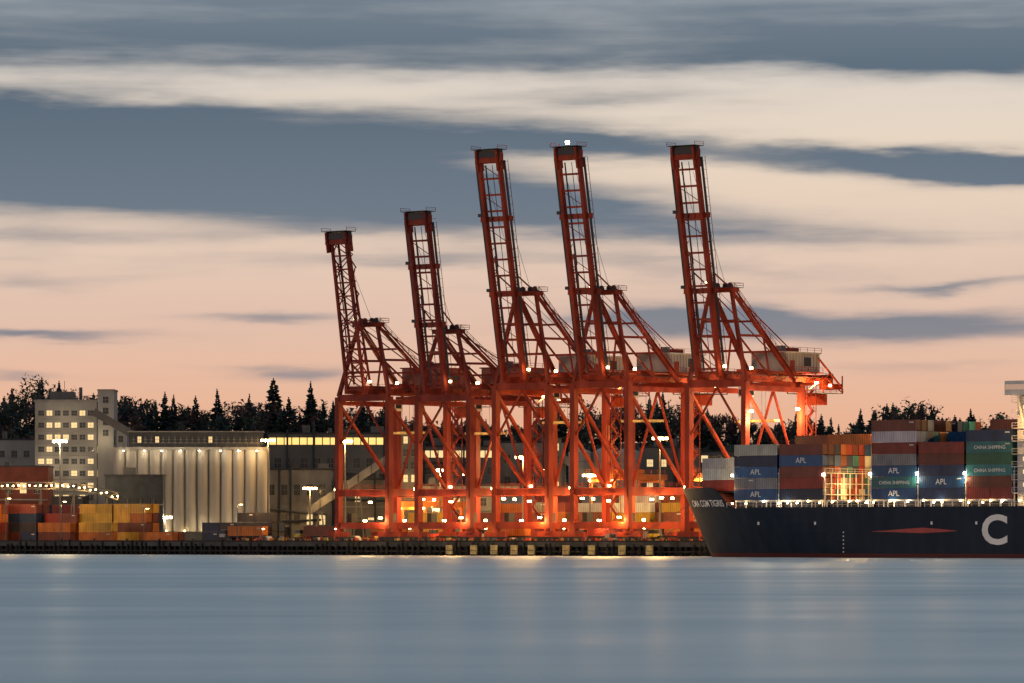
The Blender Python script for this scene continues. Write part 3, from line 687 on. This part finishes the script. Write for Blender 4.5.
b.b2(6,x1-x0-2,-5,-.6,0,2.8,M_bldg)
b.obj('gallery_and_lamps',E)
def shed(name,px0,px1,pyt,Y,dep,wm_,rows,lit,litm=M_lit,roofm=M_roof,base=GZ,strip=None,pipes=0):
    x0,x1=mx(px0,Y),mx(px1,Y); h=mz(pyt,Y)-base; w=x1-x0
    E=empty(name,(x0,Y,base)); b=MB(); b.b2(0,w,0,dep,0,h,wm_); b.b2(-.25,w+.25,-.25,dep+.25,h,h+.45,roofm)
    cols=max(3,int(w/4))
    if strip:
        nn=int(w/2.3); on=True
        for i in range(nn):
            if random.random()<.25: on=random.random()<strip
            b.b2(.4+i*w/nn,.4+(i+.86)*w/nn,-.05,0,h-3.2,h-1.1,litm if on else M_glass)
    if rows: win_grid(b,1,w-1,0,2,h-(4.5 if strip else 1.5),cols,rows,.45,lit,wh=.35,litm=litm)
    b.b2(0,w,-.3,0,h*.55,h*.55+.4,M_conc)
    for i in range(int(w/9)):
        xx=random.uniform(2,w-4); hh=random.uniform(.8,2.6); b.b2(xx,xx+random.uniform(1,4),dep*.3,dep*.5,h+.45,h+.45+hh,M_bldg)
    for i in range(pipes):
        zz=random.uniform(h*.25,h*.85); b.cyl((random.uniform(0,w*.3),-.8,zz),(random.uniform(w*.6,w),-.8,zz+random.uniform(-2,2)),.35,M_bldd if i%2 else M_bldg,8)
        xx=random.uniform(2,w-2); b.cyl((xx,-.9,0),(xx,-.9,h+random.uniform(0,4)),.3,M_bldd,8)
    b.b2(w*.2,w*.2+4,-.08,0,0,4.2,M_dk); b.b2(w*.6,w*.6+4,-.08,0,0,4.2,M_dk)
    b.obj('walls_and_windows',E)
    return E
shed('process_building',268,406,434,1450,30,M_bldg,3,.08,M_litb,strip=.85,pipes=4)
shed('warehouse',262,332,470,1425,14,M_conc,2,.12,pipes=2)
shed('warehouse',335,420,480,1418,14,M_bldg,2,.2,pipes=2)
shed('warehouse',406,500,447,1460,30,M_bldg,4,.15,strip=.35,pipes=4)
shed('warehouse',420,520,486,1400,14,M_conc,2,.2,pipes=1)
shed('warehouse',498,566,443,1470,26,M_conc,4,.2,pipes=3)
shed('warehouse',640,700,448,1465,26,M_bldg,4,.3,pipes=3)
shed('warehouse',700,800,452,1480,26,M_bldg,3,.3,strip=.4)
shed('warehouse',800,1060,456,1480,26,M_bldg,3,.2)
shed('office_building',-20,36,440,1460,16,M_bld,5,.3)
shed('warehouse',-30,48,467,1390,16,M_maroon,2,.3)
shed('equipment_shed',105,163,476,1368,10,M_bldd,1,.1)
for px,py,r in[(580,452,6),(604,452,6),(628,452,6)]:
    Y=1455; b=MB(); h=mz(py,Y)-GZ; b.cyl((0,0,0),(0,0,h),r*.58,M_silo,24); b.cyl((0,0,h),(0,0,h+1.5),r*.58,M_silo,24,.4); b.cyl((0,0,h+1.4),(0,0,h+2.4),.4,M_bldg,8)
    for z in np.arange(3,h,3.5): b.cyl((0,0,z),(0,0,z+.15),r*.58+.08,M_bldg,24)
    for a_ in range(8):
        a1=a_*.35+3.6; a2=a1+.35; R=r*.58+.5
        b.beam((R*math.cos(a1),R*math.sin(a1),a_*h/8),(R*math.cos(a2),R*math.sin(a2),(a_+1)*h/8),.5,.12,M_bldg)
    b.obj('storage_tank',None,(mx(px,Y),Y,GZ))
Y=1362; b=MB(); E=empty('elevated_conveyor',(0,Y,0)); pr=None
for i,px in enumerate(range(-25,129,11)):
    x=mx(px,Y); k=max(0,(px-60)/68); z=mz(489,Y)-4.2*k*k
    c=(x,0,z)
    if pr:
        b.beam(pr,c,2,.3,M_bldg); b.beam((pr[0],-1,pr[2]+1.8),(c[0],-1,c[2]+1.8),.25,.25,M_bldg); b.beam((pr[0],-1,pr[2]),(c[0],-1,c[2]+1.8),.15,.15,M_bldg)
        b.b2((pr[0]+c[0])/2-.2,(pr[0]+c[0])/2+.2,-1.2,-1,z+.7,z+1.0,M_bulb)
    b.beam((x,-1,z),(x,-1,z+1.8),.2,.2,M_bldg); b.box((x,-1.15,z+1),(.4,.15,.3),M_bulb)
    if i%3==0: b.beam((x,0,GZ),(x,0,z),.4,.4,M_bldg); b.beam((x-2,0,GZ),(x,0,z),.25,.25,M_bldg)
    if i%3==1: lamp(E,(x,-2.4,z+.6),550,WARM,.2)
    pr=c
b.obj('truss_and_lamps',E)
# inclined conveyor galleries behind the cranes
def gallery(xa,za,xb,zb,Y):
    E=empty('inclined_conveyor_gallery',(0,Y,0)); b=MB()
    A_=Vector((xa,0,za)); B_=Vector((xb,0,zb)); b.beam(A_,B_,2.2,2.2,M_conc); n=9
    for i in range(n):
        p_=A_.lerp(B_,i/(n-1)); b.beam((p_.x,-1.2,p_.z-1.2),(p_.x,-1.2,p_.z+1.3),.25,.2,M_bldd)
        if i%3==1: b.beam((p_.x-1.6,0,GZ),(p_.x,0,p_.z),.4,.4,M_bldg); b.beam((p_.x+1.6,0,GZ),(p_.x,0,p_.z),.4,.4,M_bldg)
    b.b2(xb-2.5,xb+2.5,-2.5,2.5,GZ,zb+3.5,M_bldg); b.b2(xb-2.8,xb+2.8,-2.8,2.8,zb+3.5,zb+3.9,M_roof)
    win_grid(b,xb-2.3,xb+2.3,-2.5,zb-12,zb+3,2,4,.5,.4)
    b.obj('gallery',E)
gallery(-60,12,-30,32,1408); gallery(38,12,12,30,1412)
# ------------------------------------------------------------ hill
def hz(X_,Y_):
    k=min(1,max(0,(Y_-1500)/200)); k=k*k*(3-2*k)
    px=X_/1720*4800+512
    H=37 if px>350 else 37+6*min(1,(350-px)/120)
    if px>690: H=37-2.5*min(1,(px-690)/150)
    return GZ-.5+k*(H-GZ)+1.6*k*math.sin(X_*.02)+1.0*k*math.sin(X_*.063+Y_*.01)
b=MB(); nx,ny=90,36; vs=[];fs=[]
for j in range(ny):
    for i in range(nx):
        X_=-1100+2200*i/(nx-1); Y_=1490+ (j/(ny-1))**1.5*2200; vs.append((X_,Y_,hz(X_,Y_) if j else GZ-1))
for j in range(ny-1):
    for i in range(nx-1): fs.append((j*nx+i,j*nx+i+1,(j+1)*nx+i+1,(j+1)*nx+i))
b.add(vs,fs,M_hill); b.obj('hill',smooth=True)
def conifer(b,x,y,z,H,R,c):
    b.cyl((x,y,z-1),(x,y,z+H*.95),H*.012+.1,M_bark,5,.04)
    n=int(8+H*.9); lean=random.uniform(-.03,.03); gap=random.random(); pw_=random.uniform(.6,1.0)
    for k in range(n):
        t=k/(n-1); zz=z+H*(.08+.9*t)
        rr=R*(1-t)**pw_*random.uniform(.65,1.2)+.2
        nb=random.choice([7,8,9])
        if random.random()<.15*gap+.03: nb=3
        for j in range(nb):
            a=random.uniform(0,6.283); r=rr*random.uniform(.55,1.15); dr=r*random.uniform(.1,.4); w=r*.32+.18
            ca,sa=math.cos(a),math.sin(a); xx=x+lean*H*t
            b.col=tuple(v*random.uniform(.55,1.5) for v in c)
            b.add([(xx,y,zz+.2),(xx+ca*r*.55-sa*w,y+sa*r*.55+ca*w,zz-dr*.35),(xx+ca*r,y+sa*r,zz-dr),(xx+ca*r*.55+sa*w,y+sa*r*.55-ca*w,zz-dr*.5),(xx+ca*r*.5,y+sa*r*.5,zz-dr*.35-H*.055)],[(0,1,2,3),(0,4,2,1)],M_leaf)
def broad(b,x,y,z,H,R,c,dens=1.0):
    b.cyl((x,y,z-1),(x,y,z+H*.5),H*.022+.08,M_bark,6,.12)
    tips=[]
    for k in range(9):
        a=random.uniform(0,6.28); r=R*random.uniform(.25,.85); q=(x+math.cos(a)*r,y+math.sin(a)*r,z+H*random.uniform(.4,.95)); s=(x,y,z+H*random.uniform(.2,.45))
        b.cyl(s,q,.12,M_bark,4,.04); tips.append(q)
        for m_ in range(3):
            q2=tuple(q[i]+random.uniform(-1,1)*R*.35 for i in range(3)); b.cyl(q,q2,.05,M_bark,3,.02)
    for q in tips:
        sh=random.uniform(.6,1.4)
        for m_ in range(int(38*dens)):
            o=rng.normal(0,1,3); o=o/np.linalg.norm(o)*R*.42*random.random()**.5; s=random.uniform(.25,.6)
            a=rng.normal(0,1,3)*s; bb=rng.normal(0,1,3)*s; p_=np.array(q)+o
            b.col=tuple(v*sh*random.uniform(.6,1.4) for v in c); b.add([p_-a,p_+bb,p_+a],[(0,1,2)],M_leaf)
GC=(.040,.062,.060); GC2=(.052,.064,.052); RC=(.105,.062,.055)  # greens lightened and blued: distance haze is put into the foliage colour
peaks=[(60,399),(125,396),(136,405),(165,391),(174,394),(195,395),(218,388),(248,400),(275,377),(310,380),(102,402),(385,400),(470,404),(625,404),(700,408),(893,402),(860,408),(970,408)]
b=MB()
for px,py in peaks:
    Y_=random.uniform(1690,1730); x=mx(px,Y_); z=hz(x,Y_); H=mz(py,Y_)-z; conifer(b,x,Y_,z,H,H*random.uniform(.26,.32),GC)
def prof(px):
    return 1.0+.22*math.sin(px*.021+1)+.14*math.sin(px*.057)
for i in range(360):
    px=-60+1150*(i+random.random())/360; Y_=random.uniform(1640,1800); x=mx(px,Y_); z=hz(x,Y_); f_=prof(px)*(1.12 if px<340 else 1.05)
    if random.random()<.5: H=random.uniform(9,15)*f_; conifer(b,x,Y_,z,H,H*random.uniform(.22,.34),GC)
    else: H=random.uniform(8,12.5)*f_; broad(b,x,Y_,z,H,H*.5,random.choice([GC2,GC,RC,GC2]),.9)
for i in range(190):
    px=-60+1150*(i+random.random())/190; Y_=random.uniform(1600,1650); x=mx(px,Y_); z=hz(x,Y_); H=random.uniform(6,10)
    if random.random()<.35: conifer(b,x,Y_,z,H*1.1,H*.28,GC)
    else: broad(b,x,Y_,z,H,H*.5,random.choice([GC2,GC,RC]),.8)
b.obj('distant_tree_mass')
for px,Y_,w in[(25,1585,14),(8,1590,9),(300,1585,10),(700,1585,14),(860,1585,12),(930,1590,14),(455,1585,12)]:
    x=mx(px,Y_); z=hz(x,Y_)-1; E=empty('hillside_house',(x,Y_,z)); b=MB(); b.b2(0,w,0,9,0,9,M_white if random.random()<.5 else M_conc)
    b.add([(-.5,-.5,9),(w+.5,-.5,9),(w+.5,9.5,9),(-.5,9.5,9),(-.5,4.5,12),(w+.5,4.5,12)],[(0,1,5,4),(2,3,4,5),(0,4,3),(1,2,5),(0,3,2,1)],M_roof)
    win_grid(b,1,w-1,0,2,8.5,4,3,.5,.4); b.obj('walls_roof_windows',E)
